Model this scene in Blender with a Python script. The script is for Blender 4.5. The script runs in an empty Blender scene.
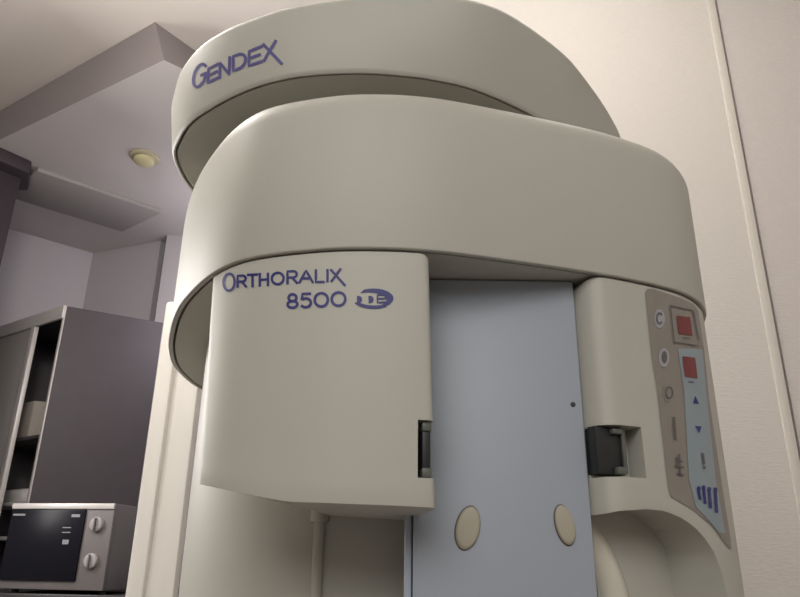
import bpy, bmesh, math, random
from mathutils import Vector, Matrix
from mathutils.bvhtree import BVHTree
random.seed(4)
S = bpy.context.scene
COL = S.collection

# ------------------------------------------------------------------ camera
EYE = 1.35
FPX = 700.0
PITCH = math.radians(20.7)
ROLL = 0.015
_X = Vector((1, 0, 0)); _F = Vector((0, math.cos(PITCH), math.sin(PITCH))); _U = Vector((0, -math.sin(PITCH), math.cos(PITCH)))
_R = _X*math.cos(ROLL) + _U*math.sin(ROLL)
_V = _U*math.cos(ROLL) - _X*math.sin(ROLL)
ORI = Vector((0, 0, EYE))
cd = bpy.data.cameras.new('camera'); cam = bpy.data.objects.new('camera', cd); COL.objects.link(cam)
cd.sensor_width = 36; cd.lens = 36*FPX/800; cd.clip_start = .02
M3 = Matrix((_R, _V, -_F)).transposed()
cam.matrix_world = Matrix.Translation(ORI) @ M3.to_4x4()
S.camera = cam

# ------------------------------------------------------------------ light
w = bpy.data.worlds.new('world'); S.world = w; w.use_nodes = True
w.node_tree.nodes['Background'].inputs[0].default_value = (.62, .62, .68, 1)
w.node_tree.nodes['Background'].inputs[1].default_value = .25

def lamp(name, kind, loc, power, color, size=.2, aim=None):
    l = bpy.data.lights.new(name, kind); l.energy = power; l.color = color
    if kind == 'AREA': l.shape = 'DISK'; l.size = size
    else: l.shadow_soft_size = size
    o = bpy.data.objects.new(name, l); COL.objects.link(o); o.location = loc
    if aim is not None:
        o.rotation_euler = (Vector(aim)-Vector(loc)).to_track_quat('-Z', 'Y').to_euler()
    return o
lamp('ceiling_lamp_light', 'POINT', (-.80, .98, 2.62), 22, (1, .95, .89), .14)
lamp('wall_fill_light', 'POINT', (.45, 1.02, 2.86), 5.5, (1, .955, .90), .25)  # added light that brightens the back wall; no lamp fitting there
lamp('front_room_light', 'AREA', (-.3, -1.2, 3.0), 38, (1, .975, .94), 2.4, (-.1, 1.0, 1.0))
lamp('kitchen_light', 'POINT', (-.7, 2.85, 2.45), 5.5, (.97, .92, 1), .25)
lamp('side_fill_light', 'AREA', (-1.70, 1.78, 1.95), 14, (1, .96, .92), .7, (-.25, 1.0, 1.35))  # added light from the back left; no window stands there

S.view_settings.view_transform = 'Standard'
S.view_settings.look = 'None'
S.view_settings.exposure = .60
S.view_settings.gamma = 1
S.view_settings.use_curve_mapping = False

# ------------------------------------------------------------------ helpers
def ray(x, y):
    return (_F*FPX + _R*(x-400) + _V*(298.5-y)).normalized()
def atZ(x, y, z):
    d = ray(x, y); return ORI + d*((z-EYE)/d.z)
def atY(x, y, Y):
    d = ray(x, y); return ORI + d*(Y/d.y)

MATS = {}
def mat(name, col, rough=.5, metal=0, noise=0, nscale=30, bump=0, bscale=200, spec=.5, emit=0, alpha=1, coat=0):
    if name in MATS: return MATS[name]
    m = bpy.data.materials.new(name); m.use_nodes = True; nt = m.node_tree
    b = nt.nodes['Principled BSDF']
    b.inputs['Base Color'].default_value = (*col, 1)
    b.inputs['Roughness'].default_value = rough; b.inputs['Metallic'].default_value = metal
    b.inputs['Specular IOR Level'].default_value = spec
    b.inputs['Coat Weight'].default_value = coat
    tc = nt.nodes.new('ShaderNodeTexCoord')
    if noise:
        n = nt.nodes.new('ShaderNodeTexNoise'); n.inputs['Scale'].default_value = nscale; n.inputs['Detail'].default_value = 4
        nt.links.new(tc.outputs['Object'], n.inputs['Vector'])
        r = nt.nodes.new('ShaderNodeMix'); r.data_type = 'RGBA'
        r.inputs['A'].default_value = (*[c*(1-noise) for c in col], 1); r.inputs['B'].default_value = (*[min(1, c*(1+noise)) for c in col], 1)
        nt.links.new(n.outputs['Fac'], r.inputs['Factor']); nt.links.new(r.outputs['Result'], b.inputs['Base Color'])
    if bump:
        n2 = nt.nodes.new('ShaderNodeTexNoise'); n2.inputs['Scale'].default_value = bscale
        nt.links.new(tc.outputs['Object'], n2.inputs['Vector'])
        bp = nt.nodes.new('ShaderNodeBump'); bp.inputs['Strength'].default_value = bump; bp.inputs['Distance'].default_value = .001
        nt.links.new(n2.outputs['Fac'], bp.inputs['Height']); nt.links.new(bp.outputs['Normal'], b.inputs['Normal'])
    if emit:
        b.inputs['Emission Color'].default_value = (*col, 1); b.inputs['Emission Strength'].default_value = emit
    if alpha < 1: b.inputs['Alpha'].default_value = alpha
    MATS[name] = m
    return m

def wallpaper(name, col):
    m = bpy.data.materials.new(name); m.use_nodes = True; nt = m.node_tree; b = nt.nodes['Principled BSDF']
    b.inputs['Roughness'].default_value = .7
    tc = nt.nodes.new('ShaderNodeTexCoord'); mp = nt.nodes.new('ShaderNodeMapping')
    mp.inputs['Scale'].default_value = (60, 60, 210)
    n = nt.nodes.new('ShaderNodeTexNoise'); n.inputs['Scale'].default_value = 1; n.inputs['Detail'].default_value = 3
    nt.links.new(tc.outputs['Object'], mp.inputs['Vector']); nt.links.new(mp.outputs['Vector'], n.inputs['Vector'])
    r = nt.nodes.new('ShaderNodeMix'); r.data_type = 'RGBA'
    r.inputs['A'].default_value = (*[c*.93 for c in col], 1); r.inputs['B'].default_value = (*[min(1, c*1.05) for c in col], 1)
    nt.links.new(n.outputs['Fac'], r.inputs['Factor']); nt.links.new(r.outputs['Result'], b.inputs['Base Color'])
    bp = nt.nodes.new('ShaderNodeBump'); bp.inputs['Strength'].default_value = .5; bp.inputs['Distance'].default_value = .0018
    nt.links.new(n.outputs['Fac'], bp.inputs['Height']); nt.links.new(bp.outputs['Normal'], b.inputs['Normal'])
    return m

CREAM = mat('cream enamel', (.49, .482, .43), .5, noise=.02, nscale=6)
CREAM2 = mat('cream plastic', (.50, .485, .425), .5, noise=.02, nscale=6)
BLUE = mat('pale blue enamel', (.36, .40, .46), .45, noise=.02, nscale=8)
BLUELT = mat('light blue trim', (.42, .47, .56), .4)
DARK = mat('black rubber', (.02, .022, .022), .45)
SEAM = mat('grey seam gasket', (.10, .095, .08), .7)
INK = mat('navy print', (.03, .03, .18), .5)
INKG = mat('faded blue print', (.12, .11, .29), .5)
TAUPE = mat('taupe keypad foil', (.26, .235, .205), .45)
CYAN = mat('pale cyan keypad foil', (.27, .335, .37), .4)
GREYLINE = mat('grey print', (.12, .11, .115), .5)
PALE = mat('pale key', (.36, .36, .39), .45)
REDD = mat('red display', (.19, .03, .032), .5)
PADM = mat('beige pad', (.42, .39, .31), .55)
MAUVE = mat('dark mauve paint', (.04, .03, .036), .6, noise=.1, nscale=5)
SILVER = mat('silver plastic', (.16, .145, .147), .5, metal=.1)
BLACKG = mat('black glass', (.008, .008, .013), .3, spec=.15)
CHROME = mat('brushed metal', (.55, .55, .55), .3, metal=1)
LAMI = mat('grey laminate', (.078, .066, .075), .6, noise=.08, nscale=12, bump=.2)
RAIL = mat('aluminium rail', (.60, .57, .56), .4, metal=.2)
WHITE = mat('white lacquer', (.80, .77, .72), .4, noise=.02, nscale=4)
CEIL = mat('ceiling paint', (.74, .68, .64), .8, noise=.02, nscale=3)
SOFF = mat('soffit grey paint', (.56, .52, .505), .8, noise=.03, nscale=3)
RISER = mat('soffit band mauve shade', (.20, .175, .175), .8, noise=.04, nscale=3)  # shade on the soffit's upright band is put into this colour
KWALL = mat('lilac wall paint', (.50, .47, .49), .8, noise=.03, nscale=3)
FLOORM = mat('grey vinyl floor', (.25, .23, .21), .5, noise=.1, nscale=8)

def finish(name, bm, m, parent=None, smooth=40):
    bmesh.ops.recalc_face_normals(bm, faces=bm.faces[:])
    if smooth:
        lim = math.radians(smooth)
        for f in bm.faces: f.smooth = True
        for e in bm.edges:
            if len(e.link_faces) != 2 or e.calc_face_angle(0) > lim: e.smooth = False
    me = bpy.data.meshes.new(name); bm.to_mesh(me); bm.free()
    o = bpy.data.objects.new(name, me); COL.objects.link(o)
    me.materials.append(m)
    if parent: o.parent = parent
    return o
def struct(o): o['kind'] = 'structure'; return o
def thing(name, label, cat, group=None):
    o = bpy.data.objects.new(name, None); COL.objects.link(o); o.empty_display_size = .05
    o['label'] = label; o['category'] = cat
    if group: o['group'] = group
    return o
def tag(o, label, cat, group=None):
    o['label'] = label; o['category'] = cat
    if group: o['group'] = group
    return o
def bevel(bm, w, seg=2, ang=30):
    if not w: return
    es = [e for e in bm.edges if len(e.link_faces) == 2 and e.calc_face_angle(0) > math.radians(ang)]
    bmesh.ops.bevel(bm, geom=es, offset=w, segments=seg, affect='EDGES', profile=.5, clamp_overlap=True)
def prism(name, plan, z0, z1, m, parent=None, bev=0, seg=2, smooth=40):
    bm = bmesh.new()
    lo = [bm.verts.new((p[0], p[1], z0)) for p in plan]; hi = [bm.verts.new((p[0], p[1], z1)) for p in plan]
    n = len(plan)
    bm.faces.new(lo[::-1]); bm.faces.new(hi)
    for i in range(n): bm.faces.new((lo[i], lo[(i+1) % n], hi[(i+1) % n], hi[i]))
    bmesh.ops.recalc_face_normals(bm, faces=bm.faces[:])
    bevel(bm, bev, seg)
    return finish(name, bm, m, parent, smooth)
def box(name, a, b, m, parent=None, bev=0):
    return prism(name, [(a[0], a[1]), (b[0], a[1]), (b[0], b[1]), (a[0], b[1])], a[2], b[2], m, parent, bev)
def obox(name, o, u, v, h, m, parent=None, bev=0):
    """oblique box: origin o, edge vectors u, v, h"""
    o, u, v, h = map(Vector, (o, u, v, h))
    bm = bmesh.new()
    c = [bm.verts.new(o+u*i+v*j+h*k) for k in (0, 1) for (i, j) in ((0, 0), (1, 0), (1, 1), (0, 1))]
    for f in ((0, 1, 2, 3), (4, 5, 6, 7), (0, 1, 5, 4), (1, 2, 6, 5), (2, 3, 7, 6), (3, 0, 4, 7)): bm.faces.new([c[i] for i in f])
    bmesh.ops.recalc_face_normals(bm, faces=bm.faces[:])
    bevel(bm, bev)
    return finish(name, bm, m, parent)
def catmull(pts, closed=True, k=8):
    out = []; n = len(pts); P = [Vector(p) for p in pts]
    rng = range(n) if closed else range(n-1)
    for i in rng:
        if closed: a, b, c, d = P[i-1], P[i], P[(i+1) % n], P[(i+2) % n]
        else: a, b, c, d = P[max(i-1, 0)], P[i], P[i+1], P[min(i+2, n-1)]
        for j in range(k):
            t = j/k
            out.append(.5*((2*b)+(c-a)*t+(2*a-5*b+4*c-d)*t*t+(3*b-a-3*c+d)*t**3))
    if not closed: out.append(P[-1])
    return out
def tube(name, pts, r, m, parent=None, n=16, k=8, rz=1):
    path = catmull(pts, False, k); bm = bmesh.new(); rings = []
    up = Vector((0, 1, 0))
    for i, p in enumerate(path):
        t = (path[min(i+1, len(path)-1)]-path[max(i-1, 0)]).normalized()
        a = t.cross(up).normalized(); b = t.cross(a)
        rings.append([bm.verts.new(p+a*r*math.cos(2*math.pi*q/n)+b*r*rz*math.sin(2*math.pi*q/n)) for q in range(n)])
    for A, B in zip(rings, rings[1:]):
        for q in range(n): bm.faces.new((A[q], A[(q+1) % n], B[(q+1) % n], B[q]))
    bm.faces.new(rings[0]); bm.faces.new(rings[-1])
    return finish(name, bm, m, parent)
def disc(name, c, nrm, r, t, m, parent=None, rx=1, seg=32, bev=.0, dome=0):
    """lathed puck centred c, axis nrm"""
    q = Vector(nrm).to_track_quat('Z', 'Y'); bm = bmesh.new(); prof = [(1, 0), (1, t*.5), (.93, t*.85), (.8, t), (.4, t+dome*.7), (.0, t+dome)]
    rings = []
    for (f, h) in prof[:-1]:
        rings.append([bm.verts.new(Vector(c)+q @ Vector((r*rx*f*math.cos(2*math.pi*i/seg), r*f*math.sin(2*math.pi*i/seg), h))) for i in range(seg)])
    for A, B in zip(rings, rings[1:]):
        for i in range(seg): bm.faces.new((A[i], A[(i+1) % seg], B[(i+1) % seg], B[i]))
    bm.faces.new(rings[0][::-1]); bm.faces.new(rings[-1])
    return finish(name, bm, m, parent)

# ------------------------------------------------------------------ the setting
ZS = EYE+1.56      # dropped soffit underside
ZC = EYE+1.72      # front ceiling
struct(box('floor', (-5, -3, -.1), (2.2, 6, 0), FLOORM))
WP = wallpaper('ribbed wallpaper', (.70, .665, .625))
WP2 = wallpaper('ribbed wallpaper darker', (.66, .62, .595))  # slightly darker tone for the right-hand wall sections
WY = 1.65
XC = WY*.563
struct(box('wall_back', (.03, WY, 0), (XC, WY+.14, ZC+.1), WP))
struct(box('wall_back_right', (XC+.014, WY+.004, 0), (2.0, WY+.14, ZC+.1), WP2))
struct(box('trim_1', (XC-.020, WY-.004, 0), (XC+.005, WY+.02, ZC), mat('ivory trim', (.66, .63, .575), .6), None, .0035))
struct(box('wall_right', (2.0, -3, 0), (2.12, WY+.14, ZC+.1), WP2))
struct(box('wall_front', (-3.2, -3, 0), (2.12, -2.9, ZC+.1), mat('white wall paint', (.6, .57, .53), .8)))
struct(box('wall_left', (-3.2, -2.9, 0), (-3.1, 2.35, ZC+.1), mat('white wall paint', (.6, .57, .53), .8)))
struct(box('wall_left_far', (-5, 2.35, 0), (-4.9, 6, ZC+.1), KWALL))
struct(box('ceiling', (-5, -3, ZC), (2.2, 6, ZC+.1), CEIL))

# dropped soffit: its convex corner points to the camera
c0 = atZ(164, 60, ZS); cL = atZ(-120, 198, ZS); cR = atZ(197, 76, ZS)
dR = (cR-c0).normalized(); dL = (cL-c0).normalized()
farR = c0 + dR*1.1
farL = c0 + dL*4
soff = [(c0.x, c0.y), (farR.x, farR.y), (farR.x+.3, 5.95), (-4.88, 5.95), (farL.x, farL.y)]
t0, tL, tR = atZ(155, 22, ZC), atZ(-120, 180, ZC), atZ(197, 52, ZC)
tRf = t0+(tR-t0).normalized()*1.3; tLf = t0+(tL-t0).normalized()*4
soft = [(t0.x, t0.y), (tRf.x, tRf.y), (farR.x+.3, 5.95), (-4.88, 5.95), (tLf.x, tLf.y)]
bs = bmesh.new(); lo_ = [bs.verts.new((*p, ZS)) for p in soff]; hi_ = [bs.verts.new((*p, ZC)) for p in soft]
bs.faces.new(lo_[::-1]); bs.faces.new(hi_)
for i in range(5): bs.faces.new((lo_[i], lo_[(i+1) % 5], hi_[(i+1) % 5], hi_[i]))
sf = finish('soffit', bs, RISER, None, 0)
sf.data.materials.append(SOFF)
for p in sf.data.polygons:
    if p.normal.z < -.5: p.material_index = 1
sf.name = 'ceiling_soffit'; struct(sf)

# kitchen far corner walls
kc = atZ(93, 253, ZS); ka = atZ(13, 230, ZS); kb = atZ(163, 240, ZS)
dl = (ka-kc).normalized(); dr = (kb-kc).normalized()
def wallseg(name, p, d, L, th, side, m, z1=ZS):
    nrm = Vector((-d.y, d.x, 0))*side*th; p = Vector((p.x, p.y, 0))
    q = p+Vector((d.x, d.y, 0)).normalized()*L
    return struct(prism(name, [p[:2], q[:2], (q+nrm)[:2], (p+nrm)[:2]], 0, z1, m))
wallseg('wall_kitchen_left', kc, dl, 2.2, .1, -1, KWALL)
wallseg('wall_kitchen_back', kc, dr, .46, .1, 1, KWALL)
# pale wall end beside the kitchen opening
we = atY(165, 250, 3.26)
struct(prism('wall_middle', [(we.x, 3.26), (.3, 3.26), (.3, 3.38), (we.x, 3.38)], 0, ZS, mat('pale lilac paint', (.47, .44, .46), .8)))
# shallow beam under the soffit
b1, b2, b3, b4 = atZ(22, 166, ZS-.02), atZ(162, 213, ZS-.02), atZ(122, 232, ZS-.02), atZ(14, 199, ZS-.02)
ext = (b1-b2)*.9
bb = prism('ceiling_beam', [p[:2] for p in ((b2), b3, b3+ext*1.0, b2+ext)], ZS-.02, ZS, mat('beam paint', (.34, .315, .305), .8), None, .003)
struct(bb)

# dark pilaster at the left edge
pil = thing('dark_pilaster', 'dark mauve pilaster with projecting cap at the left edge of the opening', 'pilaster')
q0 = atZ(24, 166, ZS); qa = Vector((-.6, -.8, 0))
pp = [q0, q0+Vector((-.09, -.12, 0)), q0+Vector((-.75, -.20, 0)), q0+Vector((-.75, .10, 0)), q0+Vector((-.10, .12, 0))]
prism('shaft', [p[:2] for p in pp], 0, ZS-.06, MAUVE, pil, .004)
q1 = atZ(32, 161, ZS)
cp = [q1, q1+Vector((-.10, -.135, 0)), q1+Vector((-.80, -.25, 0)), q1+Vector((-.80, .14, 0)), q1+Vector((-.08, .15, 0))]
prism('cap', [p[:2] for p in cp], ZS-.06, ZS, MAUVE, pil, .006)

sd = atZ(145, 157, ZS)
det = thing('ceiling_fitting', 'small round yellowish fitting on the grey ceiling', 'ceiling fitting')
det.location = sd
YEL = mat('yellowed plastic', (.55, .50, .30), .5)
disc('base', (0, 0, 0), (0, 0, -1), .06, .012, mat('yellowed base', (.45, .40, .28), .5), det)
disc('dome', (0, 0, -.011), (0, 0, -1), .042, .02, YEL, det, dome=.01)

# ------------------------------------------------------------------ counter, microwave, hutch
mwz = EYE-.108
def flat(v): return Vector((v.x, v.y, 0))
mc = atY(115.5, 503.5, 2.4)                       # near top right corner
ml = atZ(7, 506, mc.z)
du = flat(ml-mc).normalized(); 
mu = Vector((-.985, .17, 0)); mv = Vector((.17, .985, 0))
ang = None
A = flat(mc)
mwW = .372; mwD = .26; mwH = mc.z-mwz
# choose width so the left end falls near the frame edge
ct = thing('kitchen_counter', 'dark kitchen counter carrying the microwave oven and grey cabinet', 'counter')
co = A + mu*1.5 + Vector((.0, -.05, 0)); 
K = flat(A)+Vector((.0, -.035, 0))
CPL = [(-.70, 2.37), (-1.40, 2.48), (-1.52, 2.68), (-1.90, 3.06), (-1.62, 3.32), (-1.2, 3.2), (-.72, 3.2)]
prism('worktop', CPL, mwz-.04, mwz, mat('dark worktop', (.03, .028, .03), .4), ct, .004)
cpi = [(-.74, 2.41), (-1.39, 2.51), (-1.50, 2.70), (-1.86, 3.06), (-1.61, 3.30), (-1.2, 3.19), (-.74, 3.19)]
prism('carcass', cpi, 0, mwz-.04, mat('counter front', (.2, .18, .18), .6), ct, .003)

mw = thing('microwave_oven', 'silver microwave oven with black door and two round dials', 'microwave')
mw.location = A + Vector((0, 0, mwz))
rm = Matrix((mu, mv, Vector((0, 0, 1)))).transposed()
# local axes: +x = to the left along the front, +y = into depth
mw.matrix_world = Matrix.Translation(A+Vector((0, 0, mwz))) @ Matrix(((mu.x, mv.x, 0), (mu.y, mv.y, 0), (0, 0, 1))).to_4x4()
FT = .012
def mbox(name, a, b, m, bev=.002, parent=mw): return box(name, a, b, m, parent, bev)
mbox('body', (0.0, .02, FT), (mwW, .02+mwD, mwH), SILVER, .004)
mbox('front_frame', (0, 0, FT), (mwW, .022, mwH), SILVER, .004)
mbox('door', (.098, -.008, FT+.026), (mwW-.004, .004, mwH-.02), BLACKG, .003)
mbox('top_strip', (0, -.006, mwH-.018), (mwW, .004, mwH), RAIL, .002)
for zz in (.20, .088):
    k = disc('dial', (.052, -.0005, FT+zz), (0, -1, 0), .024, .014, mat('dial grey', (.33, .31, .31), .4), mw)
    box('pointer', (.049, -.024, FT+zz-.020), (.055, -.014, FT+zz+.020), SILVER, k, .002)
for (xa, za, ww, hh) in ((.315, mwH-.040, .045, .006), (.115, mwH-.044, .03, .009), (.14, .150, .022, .014), (.14, .185, .03, .003), (.14, .20, .03, .003)):
    mbox('door_print_glint', (xa, -.0086, za), (xa+ww, -.0078, za+hh), mat('faint print and glint', (.25, .25, .27), .5), 0)  # pale print marks, plus a reflection painted onto the door glass
for (xa, ya) in ((.03, .05), (.03, .25), (mwW-.03, .05), (mwW-.03, .25)):
    disc('foot', (xa, ya, 0), (0, 0, 1), .012, FT+.001, DARK, mw, seg=12)

# hutch with sliding glass: right side panel faces us, front recedes to the left
hz1 = atY(67, 306, 2.75); H = flat(hz1)
hr = flat(atZ(159, 322, hz1.z)); hl = flat(atZ(0, 328, hz1.z))
ur = (hr-H)*1.05; ul = (hl-H); ul = ul.normalized()*.60; vin = ur
zt = hz1.z; zb = mwz
hu = thing('wall_cabinet', 'grey laminate display cabinet with pale rails standing behind the microwave', 'cabinet')
T = .018
ulN = ul.normalized(); urN = ur.normalized()
def hb(name, p, u, v, z0, z1, m, bev=.0015): return obox(name, Vector(p)+Vector((0, 0, z0)), u, v, (0, 0, z1-z0), m, hu, bev)
hb('side_panel', H, ulN*T, ur, zb, zt, LAMI)
hb('side_panel', H+ulN*(.60-T), ulN*T, ur, zb, zt, LAMI)
hb('back_panel', H+ur-urN*.012+ulN*T, ulN*(.60-2*T), urN*.012, zb, zt, mat('pale back board', (.36, .33, .33), .6))
hb('top_panel', H+ulN*T, ulN*(.60-2*T), ur*.96, zt-T, zt, LAMI)
hb('bottom_panel', H+ulN*T, ulN*(.60-2*T), ur*.96, zb, zb+T, LAMI)
for zz in (.56, .30, .17): hb('shelf', H+ulN*T+ur*.12, ulN*(.60-2*T), ur*.84, zb+zz, zb+zz+.014, RAIL if zz < .5 else LAMI)
hb('top_rail', H-urN*.012, ulN*.60, urN*.014, zt-.055, zt+.002, RAIL)
hb('front_edge_strip', H-urN*.004, ulN*.012, urN*.006, zb, zt-.05, RAIL)
hb('stile', H+ulN*.205-urN*.012, ulN*.03, urN*.018, zb+.01, zt-.05, RAIL)
gl = mat('cabinet glass', (.72, .68, .65), .5, alpha=.36)
hb('glass_door', H+ulN*.232-urN*.004, ulN*.348, urN*.004, zb+.01, zt-.055, gl)
# things kept on the shelves
def shelfpos(a, b): return H+ulN*a+ur*b
bx = obox('storage_box', shelfpos(.28, .2)+Vector((0, 0, zb+.574)), ulN*.17, ur*.4, (0, 0, .16), mat('beige card', (.42, .38, .34), .7), None, .004)
tag(bx, 'beige storage box on the upper shelf of the glass cabinet', 'box')
bx = obox('folded_cloth', shelfpos(.27, .25)+Vector((0, 0, zb+.314)), ulN*.20, ur*.45, (0, 0, .06), mat('white cloth', (.6, .58, .56), .9), None, .02)
tag(bx, 'folded white cloth on the lower shelf of the glass cabinet', 'cloth')

# white divider panel beside the machine
pl = atY(129, 580, 1.45); ptop = atY(170, 303, 1.45)
dv = thing('divider_panel', 'tall white divider panel standing on edge left of the x-ray machine', 'panel')
box('leaf', (pl.x+.03, 1.45, .0), (pl.x+.088, 1.485, ptop.z-.003), WHITE, dv, .004)
box('edge_strip', (pl.x, 1.435, 0), (pl.x+.035, 1.495, ptop.z), WHITE, dv, .008)

# ------------------------------------------------------------------ the x-ray machine
mach = thing('dental_xray_machine', 'large cream panoramic dental x-ray machine with pale blue centre column', 'x-ray machine')
Z0 = EYE+.283; Z1 = EYE+.4695
HP = [(-.355, 1.20), (-.355, 1.08), (-.335, .98), (-.308, .895), (-.279, .82), (-.248, .757), (-.200, .684), (-.152, .641), (-.078, .617), (-.022, .612), (.034, .617), (.10, .634),
      (.17, .655), (.245, .682), (.318, .722), (.366, .785), (.385, .87), (.387, 1.0), (.372, 1.12), (.33, 1.2), (.2, 1.25), (0, 1.26), (-.2, 1.25), (-.33, 1.238)]
CEN = Vector((0, .98))
def polar(pts, n=160):
    """resample a closed star-shaped outline at equal angles round CEN"""
    c = catmull([Vector(p) for p in pts], True, 10); an = []
    for p in c:
        d = p-CEN; an.append((math.atan2(d.y, d.x) % (2*math.pi), p))
    an.sort(key=lambda t: t[0]); out = []
    m = len(an)
    for i in range(n):
        a = 2*math.pi*i/n
        j = next((k for k in range(m) if an[k][0] > a), 0)
        a1, p1 = an[j]; a0, p0 = an[j-1]
        if j == 0 and a < an[0][0] or (j == 0): 
            a0 -= 2*math.pi if a < an[0][0] else 0
            if a >= an[-1][0]: a1 += 2*math.pi
        t = (a-a0)/(a1-a0) if a1 != a0 else 0
        out.append(p0.lerp(p1, min(1, max(0, t))))
    return out
def inset(ring, d):
    n = len(ring); out = []
    for i in range(n):
        t = (ring[(i+1) % n]-ring[i-1]).normalized(); out.append(ring[i]+Vector((-t.y, t.x))*d)
    return out
def loft(name, rings, m, parent, smooth=35, capb=True):
    bm = bmesh.new(); R = []
    for ring, z in rings: R.append([bm.verts.new((p.x, p.y, z)) for p in ring])
    n = len(R[0])
    for A_, B_ in zip(R, R[1:]):
        for i in range(n): bm.faces.new((A_[i], A_[(i+1) % n], B_[(i+1) % n], B_[i]))
    bmesh.ops.recalc_face_normals(bm, faces=bm.faces[:])
    bmesh.ops.triangulate(bm, faces=bm.faces[:])
    if capb: bm.faces.new(R[0][::-1])
    bm.faces.new(R[-1])
    return finish(name, bm, m, parent, smooth)
hp = polar(HP)
def rounded(ringb, ringt, zb, zt, rb, rt, plate, rh=None):
    rh = rh or rt
    out = [(inset(ringb, plate), zb+.007), (inset(ringb, plate), zb+.0005), (inset(ringb, plate*.6), zb)]
    for k in range(1, 4):
        a = math.pi/2*k/3; out.append((inset(ringb, rb*(1-math.sin(a))), zb+rb*(1-math.cos(a))))
    for k in range(0, 7):
        a = math.pi/2*k/6; out.append((inset(ringt, rh*(1-math.cos(a))), zt-rt*(1-math.sin(a))))
    return out
head = loft('rotating_arm_cover', rounded(hp, hp, Z0, Z1, .002, .026, .006, .016), CREAM, mach, 45)
loft('underside_seam', [(inset(hp, .0062), Z0+.0062), (inset(hp, .0062), Z0+.007)], SEAM, head)
loft('underside_plate', [(inset(hp, .0095), Z0+.001), (inset(hp, .0095), Z0+.007)], CREAM2, head)

ZB = EYE+.52; ZT = EYE+.612
PB = [(-.27, 1.15), (-.305, 1.03)] + [tuple(atZ(x, y, ZB))[:2] for x, y in ((187, 187), (177, 171), (171.5, 155), (174, 143), (188, 121), (220, 100), (255, 84.5), (290, 75.7), (326, 72), (365, 71), (396, 73), (430, 77), (480, 89), (540, 117))] + [(.24, .80), (.30, .885), (.33, .98), (.335, 1.10), (.28, 1.22), (.15, 1.29), (0, 1.30), (-.15, 1.29), (-.29, 1.22)]
PT = [(-.31, 1.15), (-.350, 1.03)] + [tuple(atZ(x, y, ZT-.012))[:2] for x, y in ((172.5, 122), (176, 87), (183, 69), (200, 49), (225, 33), (253, 22), (280, 13), (320, 6), (360, 1), (400, -1), (450, 1), (475, 4.5), (500, 12.5), (520, 23.5), (541, 38), (560, 53), (577, 70), (606, 110), (622, 143))] + [(.356, .99), (.355, 1.10), (.29, 1.23), (.15, 1.30), (0, 1.31), (-.15, 1.30), (-.31, 1.23)]
pb = polar(PB); pt = polar(PT)
crown = loft('overhead_cover', rounded(pb, pt, ZB, ZT, .005, .012, .005), CREAM, mach, 45)
loft('underside_seam', [(inset(pb, .0052), ZB+.0062), (inset(pb, .0052), ZB+.007)], SEAM, crown)
loft('underside_plate', [(inset(pb, .0082), ZB+.001), (inset(pb, .0082), ZB+.007)], CREAM2, crown)
neck = [CEN+Vector((.20*math.cos(a*math.pi/24), .05+.17*math.sin(a*math.pi/24))) for a in range(48)]
prism('neck', neck, Z1-.002, ZB+.004, CREAM2, mach)

# plan curve used by the housings that hang under the arm: open run from left to right
hin = inset(hp, .004)
run = [p for p in hin]
# start the run at the left rear and go round the front
st = min(range(len(run)), key=lambda i: (run[i]-Vector((-.35, 1.15))).length)
run = [run[(st+i) % len(run)] for i in range(len(run))]
if run[5].y > run[0].y: run = [run[0]]+run[:0:-1]
cut = min(range(len(run)), key=lambda i: (run[i]-Vector((.38, 1.14))).length)
run = run[:cut+1]
SL = [0]
for a, b in zip(run, run[1:]): SL.append(SL[-1]+(b-a).length)
def atS(s):
    s = max(0, min(SL[-1]-1e-6, s))
    for i in range(len(SL)-1):
        if SL[i+1] >= s:
            t = (s-SL[i])/(SL[i+1]-SL[i]); p = run[i].lerp(run[i+1], t)
            d = (run[min(i+2, len(run)-1)]-run[max(i-1, 0)]).normalized(); return p, Vector((d.y, -d.x))
def hit(x, y):
    """meet the hanging surface: distance along the outline and height"""
    d = ray(x, y); best = None
    for i in range(len(run)-1):
        a, b = run[i], run[i+1]; e = b-a
        den = d.x*e.y-d.y*e.x
        if abs(den) < 1e-9: continue
        t = (a.x*e.y-a.y*e.x)/den; u = (a.x*d.y-a.y*d.x)/den
        if t > 0 and -1e-4 <= u <= 1.0001 and (best is None or t < best[0]): best = (t, SL[i]+u*(SL[i+1]-SL[i]), EYE+d.z*t)
    return best[1], best[2]
def lerpf(tab, s):
    if s <= tab[0][0]: return tab[0][1]
    for (a, za), (b, zb_) in zip(tab, tab[1:]):
        if s <= b: return za+(zb_-za)*(s-a)/(b-a)
    return tab[-1][1]
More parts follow.
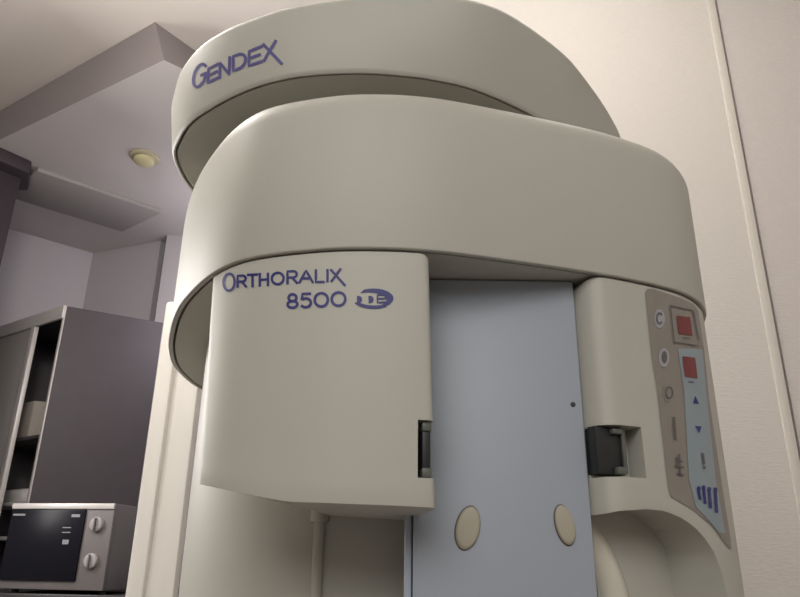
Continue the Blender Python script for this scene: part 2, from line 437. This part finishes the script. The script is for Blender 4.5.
def housing(name, sl, sr, ztop, bott, depth, m, bev, ncol, nrow=14, backdrop=0, rl=0, rr=0):
    """block hanging under the arm; sl and sr are (top, bottom) places along the outline, rl and rr round its upright edges"""
    bm = bmesh.new(); F = []; B = []
    zmin = min(z for _, z in bott[:8]); W = sr[0]-sl[0]
    us = sorted(set([i/ncol for i in range(ncol+1)] + [rl/W*k/6 for k in range(6) if rl] + [1-rr/W*k/6 for k in range(6) if rr]))
    for u in us:
        d0, d1 = u*W, (1-u)*W; off = 0
        if rl and d0 < rl: off = rl-math.sqrt(max(0, rl*rl-(rl-d0)**2))
        if rr and d1 < rr: off = rr-math.sqrt(max(0, rr*rr-(rr-d1)**2))
        sb_ = sl[1]+(sr[1]-sl[1])*u; zb_ = lerpf(bott, sb_); cf = []; cb = []
        zt_ = ztop; r2 = .010
        for dd, rr_ in ((d0, rl), (d1, rr)):
            if rr_ > .005 and dd < r2: zt_ = ztop-(r2-math.sqrt(max(0, r2*r2-(r2-dd)**2)))*.9
        for j in range(nrow+1):
            z = zb_+(zt_-zb_)*j/nrow; k = min(1, max(0, (ztop-z)/(ztop-zmin)))
            p, n = atS((sl[0]+(sr[0]-sl[0])*u)*(1-k)+sb_*k)
            f_ = p-n*off; q = p-n*depth
            cf.append(bm.verts.new((f_.x, f_.y, z))); cb.append(bm.verts.new((q.x, q.y, z-backdrop*(1-j/nrow))))
        F.append(cf); B.append(cb)
    nc = len(us)-1
    for Gd in (F, B):
        for i in range(nc):
            for j in range(nrow): bm.faces.new((Gd[i][j], Gd[i+1][j], Gd[i+1][j+1], Gd[i][j+1]))
    for i in range(nc):
        bm.faces.new((F[i][0], F[i+1][0], B[i+1][0], B[i][0])); bm.faces.new((F[i][-1], F[i+1][-1], B[i+1][-1], B[i][-1]))
    for j in range(nrow):
        bm.faces.new((F[0][j], F[0][j+1], B[0][j+1], B[0][j])); bm.faces.new((F[-1][j], F[-1][j+1], B[-1][j+1], B[-1][j]))
    bmesh.ops.recalc_face_normals(bm, faces=bm.faces[:])
    bevel(bm, bev, 3, 50)
    bmesh.ops.triangulate(bm, faces=bm.faces[:])
    return finish(name, bm, m, mach, 42)
def cutbox(o, cen, size, rot=0):
    """take a rectangular bite out of o, for good"""
    bm = bmesh.new(); bmesh.ops.create_cube(bm, size=1)
    me = bpy.data.meshes.new('c'); 
    bmesh.ops.transform(bm, matrix=Matrix.Translation(cen) @ Matrix.Rotation(rot, 4, 'Z') @ Matrix.Diagonal((*size, 1)), verts=bm.verts[:])
    bm.to_mesh(me); bm.free()
    c = bpy.data.objects.new('c', me); COL.objects.link(c)
    md = o.modifiers.new('b', 'BOOLEAN'); md.object = c; md.operation = 'DIFFERENCE'; md.solver = 'EXACT'
    dg = bpy.context.evaluated_depsgraph_get(); dg.update()
    nm = bpy.data.meshes.new_from_object(o.evaluated_get(dg))
    o.modifiers.clear(); old = o.data; o.data = nm; bpy.data.meshes.remove(old); bpy.data.objects.remove(c); bpy.data.meshes.remove(me)

ztop = Z0-.002
# left: tube housing
s1, _ = hit(213, 272); s1b, _ = hit(200.5, 478); s2, _ = hit(430, 300); s2b, _ = hit(437, 500)
tb = [hit(200+i, y) for i, y in ((1, 484), (30, 490), (60, 497), (90, 502), (150, 504), (200, 506), (237, 508))]
tubeh = housing('tube_head_housing', (s1, s1b), (s2, s2b), ztop, tb, .125, CREAM, .008, 26, 14, .004, .004, .007)
# right: control housing with arched cutaway
s3, _ = hit(590, 300); sE = SL[-1]-.02
rb = [hit(x, y) for x, y in ((596, 517), (620, 511), (645, 509), (665, 511), (684, 519), (700, 532), (712, 548), (721, 568), (728, 597))]
rb.append((rb[-1][0]+.03, rb[-1][1]-.12)); rb.append((sE, EYE-.45))
ctrl = housing('control_housing', (s3, s3), (sE, sE), ztop, rb, .10, CREAM, .004, 52, 26, -.004, .022, 0)
# inner wall seen through the arch
bmi = bmesh.new(); nn_ = 30; va = []
for i in range(nn_+1):
    p_, n_ = atS(s3+.02+(sE-s3-.02)*i/nn_)
    a_, b_ = p_-n_*.055, p_-n_*.075
    va.append([bmi.verts.new((a_.x, a_.y, .3)), bmi.verts.new((a_.x, a_.y, Z0)), bmi.verts.new((b_.x, b_.y, Z0)), bmi.verts.new((b_.x, b_.y, .3))])
for A_, B_ in zip(va, va[1:]):
    for k in range(4): bmi.faces.new((A_[k], A_[(k+1) % 4], B_[(k+1) % 4], B_[k]))
bmi.faces.new(va[0]); bmi.faces.new(va[-1])
finish('inner_cover', bmi, CREAM, mach, 40)

# latch recesses
sa, za = hit(427, 420); sb, zb2 = hit(427, 478)
p, n = atS(s2)
lz = (za+zb2)/2; lh = abs(za-zb2)
edge, en = atS(s2); tg = Vector((en.y*-1, en.x)); tg = Vector((-en.y, en.x))
ang1 = math.atan2(tg.y, tg.x)
cutbox(tubeh, Vector((edge.x, edge.y, lz)), (.022, .14, lh), ang1)
lb = box('latch', (-.0090, -.012, -lh/2+.003), (-.0015, .05, lh/2-.003), DARK, tubeh, .001)
lb.matrix_local = Matrix.Translation((edge.x, edge.y+.018, lz)) @ Matrix.Rotation(ang1, 4, 'Z')
for zz in (-.4, .4):
    c_ = box('latch_clip', (-.0095, -.014, zz*lh-.004), (-.001, .0, zz*lh+.004), mat('grey green plastic', (.12, .13, .115), .4), lb, .001)
sc1, zc1 = hit(641, 427); sc2, zc2 = hit(641, 478); e3, n3 = atS(s3)
midS = (s3+sc1)/2; pm, nm_ = atS(midS); tg3 = Vector((-nm_.y, nm_.x)); ang3 = math.atan2(tg3.y, tg3.x)
wl = (sc1-s3)
rz = (zc1+zc2)/2; rh = abs(zc1-zc2)
cp_ = pm-tg3*.015 if tg3.x > 0 else pm+tg3*.015
cutbox(ctrl, Vector((cp_.x, cp_.y, rz)), (wl+.03, .05, rh), ang3)
if ang3 > math.pi/2 or ang3 < -math.pi/2: ang3 += math.pi
lt = box('latch', (-wl*.5, .0, -rh/2+.003), (wl*.18, .018, rh/2-.001), DARK, ctrl, .001)
lt.matrix_local = Matrix.Translation((pm.x-nm_.x*.010, pm.y-nm_.y*.010, rz)) @ Matrix.Rotation(ang3, 4, 'Z')
GG = mat('grey green plastic', (.12, .13, .115), .4)
box('latch_frame', (wl*.10, -.003, -rh/2+.004), (wl*.18, .0, rh/2-.002), GG, lt, .0005)
box('latch_clip', (-wl*.16, -.006, rh*.34), (wl*.08, .0, rh*.44), GG, lt, .001)
box('latch_clip', (-wl*.12, -.006, -rh*.44), (wl*.10, .0, -rh*.30), GG, lt, .001)

# pale blue centre panel
PY = .688
a1 = atY(431, 280, PY); a2 = atY(578.5, 289, PY); a3 = atY(590, 560, PY); xl = a1.x-.006
xr = (a2.x+a3.x)/2
fx = atY(413, 560, PY).x; fx0 = atY(404.5, 560, PY).x
panel = box('centre_panel', (fx, PY, EYE-.35), (xr, PY+.05, Z0-.0), BLUE, mach, .003)
box('side_flange', (fx0, PY+.006, EYE-.35), (fx-.0008, PY+.05, EYE+.26), BLUELT, mach, .003)
dot = atY(573, 404.5, PY)
disc('screw_hole', (dot.x, PY+.0002, dot.z), (0, -1, 0), .0026, .0008, DARK, panel, seg=16)
for (x, y, rx, ry, tilt) in ((468, 528, 11.0, 19.5, -14), (565, 525, 8.8, 18.0, 11)):
    c = atY(x, y, PY); k = c.y/FPX*1.02
    o = disc('temple_pad', (0, 0, 0), (0, -1, 0), ry*k, .004, PADM, panel, rx=rx/ry)
    o.matrix_local = Matrix.Translation((c.x, PY+.0005, c.z)) @ Matrix.Rotation(math.radians(-tilt), 4, 'Y')
    r_ = disc('pad_rim', (0, 0, 0), (0, -1, 0), ry*k*1.06, .0016, mat('brown rim', (.12, .09, .08), .5), o, rx=rx/ry)
    r_.location = (-.0006, 0, 0)

# column body behind the housings
CP = [(-.284, 1.10), (-.280, 1.0), (-.262, .925), (-.220, .862), (-.16, .815), (-.09, .792), (0, .785), (.12, .785), (.24, .81), (.335, .87), (.35, 1.0), (.34, 1.10), (.2, 1.15), (-.2, 1.15)]
cc = catmull([Vector(p) for p in CP], True, 6)
prism('column_body', cc, .04, Z0+.002, CREAM, mach, .0, 2, 30)
# raised seam rib on the column
r1 = atY(318, 560, .79)
rp = Vector((r1.x, .788))
tube('seam_rib', [(rp.x, rp.y, .3), (rp.x, rp.y, EYE-.2), (rp.x, rp.y, EYE+.05)], .0062, CREAM2, mach, 12, 6)
tube('rib_socket', [(rp.x, rp.y-.001, EYE+.040), (rp.x, rp.y-.001, EYE+.056)], .010, CREAM2, mach, 12, 4)
prism('base_plate', [(-.38, .62), (.38, .62), (.42, .9), (.42, 1.3), (-.42, 1.3), (-.42, .9)], 0, .045, CREAM2, mach, .01)
# curved support arm right of the blue panel
tp = [atY(x, y, .735) for x, y in ((572, 517), (590, 543), (605, 575), (614, 612), (614, 670), (600, 720))]
tube('support_arm', tp, .0165, mat('ivory gloss plastic', (.66, .63, .53), .2, coat=.6), mach, 20, 8, .9)

# ------------------------------------------------------------------ printing on the machine
def bvh(o):
    return BVHTree.FromPolygons([v.co.copy() for v in o.data.vertices], [list(p.vertices) for p in o.data.polygons])
def onto(tree, x, y, eps):
    for k in range(30):          # printing never leaves the surface
        d = ray(x, y); h = tree.ray_cast(ORI, d)
        if h[0] is not None and h[1].z > -.6 and abs(h[1].dot(d)) > .12: break
        x += -.6 if x > 400 else .6; y += .5
    if h[0] is None: return ORI+d*.8
    nn = h[1] if h[1].dot(d) < 0 else -h[1]
    return h[0]+nn*eps
def ribbon(bm, tree, pts, wd, eps):
    """stroke of width wd px through px points"""
    P = [Vector(p) for p in pts]; Q = []
    for a, b in zip(P, P[1:]):
        k = max(1, int((b-a).length/3))
        for i in range(k): Q.append(a.lerp(b, i/k))
    Q.append(P[-1]); L = []; R_ = []
    closed = (P[0]-P[-1]).length < .01
    for i, q in enumerate(Q):
        if closed and i in (0, len(Q)-1): t = Q[1]-Q[-2]
        else: t = Q[min(i+1, len(Q)-1)]-Q[max(i-1, 0)]
        t = t.normalized() if t.length > 0 else Vector((1, 0)); n_ = Vector((-t.y, t.x))*wd/2
        e = t*wd*.3*(-1 if i == 0 else 1 if i == len(Q)-1 else 0) if not closed else Vector((0, 0))
        L.append(bm.verts.new(onto(tree, *(q+n_+e), eps))); R_.append(bm.verts.new(onto(tree, *(q-n_+e), eps)))
    for i in range(len(Q)-1): bm.faces.new((L[i], L[i+1], R_[i+1], R_[i]))
def arc(cx, cy, rx, ry, a0, a1, n=14):
    return [(cx+rx*math.cos(math.radians(a0+(a1-a0)*i/n)), cy+ry*math.sin(math.radians(a0+(a1-a0)*i/n))) for i in range(n+1)]
G = {   # strokes in a unit square, y down
 'G': [arc(.5, .5, .5, .5, -40, -290, 16)[:-1]+[(.86, .86), (.95, .52)], [(.95, .52), (.58, .52)]],
 'E': [[(1, 0), (0, 0), (0, 1), (1, 1)], [(0, .5), (.85, .5)]],
 'N': [[(0, 1), (0, 0), (.95, 1), (.95, 0)]],
 'D': [[(0, 0), (0, 1), (.5, 1)]+arc(.5, .5, .5, .5, 90, -90, 10)+[(.5, 0), (0, 0)]],
 'X': [[(0, 0), (1, 1)], [(.8, 0), (0, 1)]],
 'O': [arc(.5, .5, .5, .5, 0, 360, 20)],
 'R': [[(0, 1), (0, 0), (.6, 0)]+arc(.6, .26, .34, .26, -90, 90, 8)+[(.6, .52), (0, .52)], [(.45, .52), (1, 1)]],
 'T': [[(0, 0), (1, 0)], [(.5, 0), (.5, 1)]],
 'H': [[(0, 0), (0, 1)], [(.95, 0), (.95, 1)], [(0, .5), (.95, .5)]],
 'A': [[(0, 1), (.5, 0), (1, 1)], [(.2, .65), (.8, .65)]],
 'L': [[(0, 0), (0, 1), (1, 1)]],
 'I': [[(.5, 0), (.5, 1)]],
 '8': [arc(.5, .26, .38, .26, 90, 450, 16), arc(.5, .75, .48, .25, -90, 270, 16)],
 '5': [[(.9, 0), (.15, 0), (.08, .45)]+arc(.45, .67, .5, .33, -130, 140, 14)],
 '0': [arc(.5, .5, .5, .5, 0, 360, 20)],
 'C': [arc(.5, .5, .5, .5, -45, -315, 14)],
}
def word(name, tree, letters, wd, m, parent, eps=.0005):
    bm = bmesh.new()
    for ch, tl, tr, bl, br in letters:
        tl, tr, bl, br = map(Vector, (tl, tr, bl, br))
        for st_ in G[ch]:
            ribbon(bm, tree, [tl.lerp(tr, u).lerp(bl.lerp(br, u), v) for u, v in st_], wd, eps)
    return finish(name, bm, m, parent, 0)
def rect(ch, x0, y0, x1, y1, sl=0): return (ch, (x0, y0), (x1, y0-sl), (x0, y1), (x1, y1-sl))
tc_ = bvh(crown); th = bvh(tubeh); tr_ = bvh(ctrl)
word('brand_lettering', tc_, [
    ('G', (195, 67), (208, 62), (192.5, 90), (206, 83)), ('E', (209, 69), (219, 64), (208, 83), (219, 77.5)),
    ('N', (220.5, 63), (230.5, 57), (220, 78), (230, 74.5)), ('D', (233.5, 56.5), (245.5, 52.5), (233.5, 71), (246, 66)),
    ('E', (249.5, 51.5), (262, 46.5), (249, 66), (262, 61.5)), ('X', (263.5, 44.5), (279, 40), (264, 61), (282, 64))], 3.1, INKG, crown)
word('model_lettering', th, [
    rect('O', 223.8, 274, 235, 291, .6), rect('R', 238, 276, 246.5, 287.3, .4), rect('T', 248, 275, 257.5, 286.8, .4),
    rect('H', 260, 273.8, 268.6, 286, .3), rect('O', 272, 273, 283.8, 284.6, .3), rect('R', 287.6, 271.5, 297.5, 283.6, .3),
    rect('A', 299.5, 270.8, 313, 282.8, .2), rect('L', 316, 270.2, 324, 282.2, .2), rect('I', 325.8, 270, 329.4, 281.8, .2),
    ('X', (331, 270), (343, 269), (331.5, 281.5), (345, 285.5))], 2.5, INK, tubeh)
word('model_number', th, [rect('8', 287.5, 294.5, 297.8, 308, .2), rect('5', 301.2, 294, 311.5, 307.5, .2),
    rect('0', 314.8, 293.4, 328, 306.8, .2), rect('0', 331.8, 292.6, 345.4, 306, .2)], 2.8, INK, tubeh)
def polyd(name, tree, rows, m, parent, eps, nx=8):
    """rows: (left px, right px) pairs from top to bottom"""
    bm = bmesh.new(); V = []
    for (l, r) in rows:
        l, r = Vector(l), Vector(r); V.append([bm.verts.new(onto(tree, *l.lerp(r, i/nx), eps)) for i in range(nx+1)])
    for A_, B_ in zip(V, V[1:]):
        for i in range(nx): bm.faces.new((A_[i], A_[i+1], B_[i+1], B_[i]))
    bmesh.ops.remove_doubles(bm, verts=bm.verts[:], dist=1e-6)
    return finish(name, bm, m, parent, 60)
# emblem: swoosh round the letters DDE
def crescent(outer, inner): return list(zip(outer, inner))
up_o = arc(373.5, 298.5, 20, 9.8, -118, 48, 20); up_i = arc(368.5, 300.0, 18, 7.4, -118, 48, 20)
em = polyd('emblem', th, crescent(up_o, up_i), INK, tubeh, .0005, 2)
lo_o = arc(373.5, 299.5, 20.5, 9.6, 158, 50, 16); lo_i = arc(374.5, 298.0, 19, 7.6, 150, 55, 16)
polyd('emblem_swoosh', th, crescent(lo_o, lo_i), INK, em, .0005, 2)
word('emblem_letters', th, [rect('E', 377.5, 295.2, 387, 302.8, .4)], 1.9, INK, em, .0006)
for x0 in (357.0, 368.5):
    polyd('emblem_letter', th, [((x0, 296), (x0+2.2, 296)), ((x0, 297.2), (x0+4.4, 297)), ((x0, 299.5), (x0+5.2, 299.5)), ((x0, 302), (x0+4.4, 302)), ((x0, 303.4), (x0+2.2, 303.4))], INK, em, .0006, 2)

# keypad
def interp(tab, y):
    for (y0, x0), (y1, x1) in zip(tab, tab[1:]):
        if y <= y1: return x0+(x1-x0)*(y-y0)/(y1-y0)
    return tab[-1][1]
LE = [(289, 647), (293, 644.5), (360, 651.5), (390, 656.5), (470, 665.5), (490, 668), (497, 670.5), (511, 694), (528, 713), (545, 725.5), (549, 729)]
RE = [(289, 652), (294, 668), (299, 682), (304, 692), (311, 697.5), (350, 703.5), (400, 708.5), (450, 716), (500, 723.5), (540, 730), (549, 730.5)]
rows = [((interp(LE, y), y), (interp(RE, y), y)) for y in [289, 291, 294, 299, 304, 311]+list(range(319, 496, 9))+[497, 504, 511, 518, 528, 538, 545, 549]]
key = polyd('keypad', tr_, rows, TAUPE, ctrl, .0008, 12)
CL = [(349, 677), (390, 683), (479, 688), (507, 695), (522, 709), (533, 718)]
CR = [(349, 701), (390, 705), (479, 714.5), (507, 719.5), (533, 724)]
polyd('cyan_field', tr_, [((interp(CL, y), y), (interp(CR, y), y)) for y in (349, 360, 375, 390, 405, 420, 435, 450, 465, 479, 493, 507, 515, 522, 528, 533)], CYAN, key, .0013, 5)
def dec(name, rows_, m, eps=.0018, nx=3): return polyd(name, tr_, rows_, m, key, eps, nx)
dec('display', [((675.5, 316), (688.5, 317.5)), ((676.5, 325), (690, 326.5)), ((677.5, 334), (691, 336))], REDD)
dec('display', [((681, 356.5), (693.5, 358)), ((682, 367), (695, 368.5)), ((683.5, 377), (696, 379))], REDD)
def strokes(name, lines, wd, m, eps=.002):
    bm = bmesh.new()
    for l in lines: ribbon(bm, tr_, l, wd, eps)
    return finish(name, bm, m, key, 0)
for ln in ([(669, 306), (692, 311), (697, 340)], [(669, 306), (673, 344)], [(673, 342.5), (697, 346)], [(682, 338), (688, 339)], [(687, 382), (692, 382.6)]): strokes('keypad_line', [ln], 1.1, GREYLINE)
def blob(name, cx, cy, rx, ry, m, eps=.0014): return dec(name, [((cx-rx*math.sin(t), cy-ry*math.cos(t)), (cx+rx*math.sin(t), cy-ry*math.cos(t))) for t in [math.pi*i/10 for i in range(11)]], m, eps)
for (cx, cy) in ((658.5, 319), (663, 358), (667.5, 393)): blob('key', cx, cy, 5.4, 9.5, PALE if cy < 380 else TAUPE)
word('key_symbol', tr_, [rect('C', 655.5, 313.5, 661, 324)], 1.6, GREYLINE, key, .002)
blob('key_symbol', 663, 357.5, 2.8, 6, GREYLINE, .002)
strokes('key_symbol', [arc(667.8, 393, 3.3, 5.8, 0, 360, 14)], 1.3, GREYLINE)
strokes('key_symbol', [[(672.5, 418), (674, 439)]], 2.6, GREYLINE)
strokes('key_symbol', [[(675, 459), (680.5, 462)], [(674, 466), (681.5, 467.5)], [(677.8, 455), (678.6, 474)], [(676, 474), (681.5, 475)], [(676, 458), (675.5, 467)]], 2.0, GREYLINE)
dec('arrow', [((693.5, 396.5), (694, 396.5)), ((691.5, 403.5), (697.5, 404.2))], INK)
dec('arrow', [((693.5, 426), (700, 426.6)), ((697.2, 433), (697.8, 433))], INK)
strokes('key_symbol', [[(701, 454), (702.3, 464)], [(702.6, 467), (702.8, 468.5)]], 2.4, GREYLINE)
for i, (x, y, h_) in enumerate(((697, 489, 10), (702, 488, 15), (707.5, 489.5, 18), (713.5, 490, 22))):
    f_ = blob('patient_symbol', x, y, 1.9, 2.6, INK, .002)
    strokes('patient_symbol', [[(x, y+2), (x+1.4, y+h_)]], 3.0, INK)
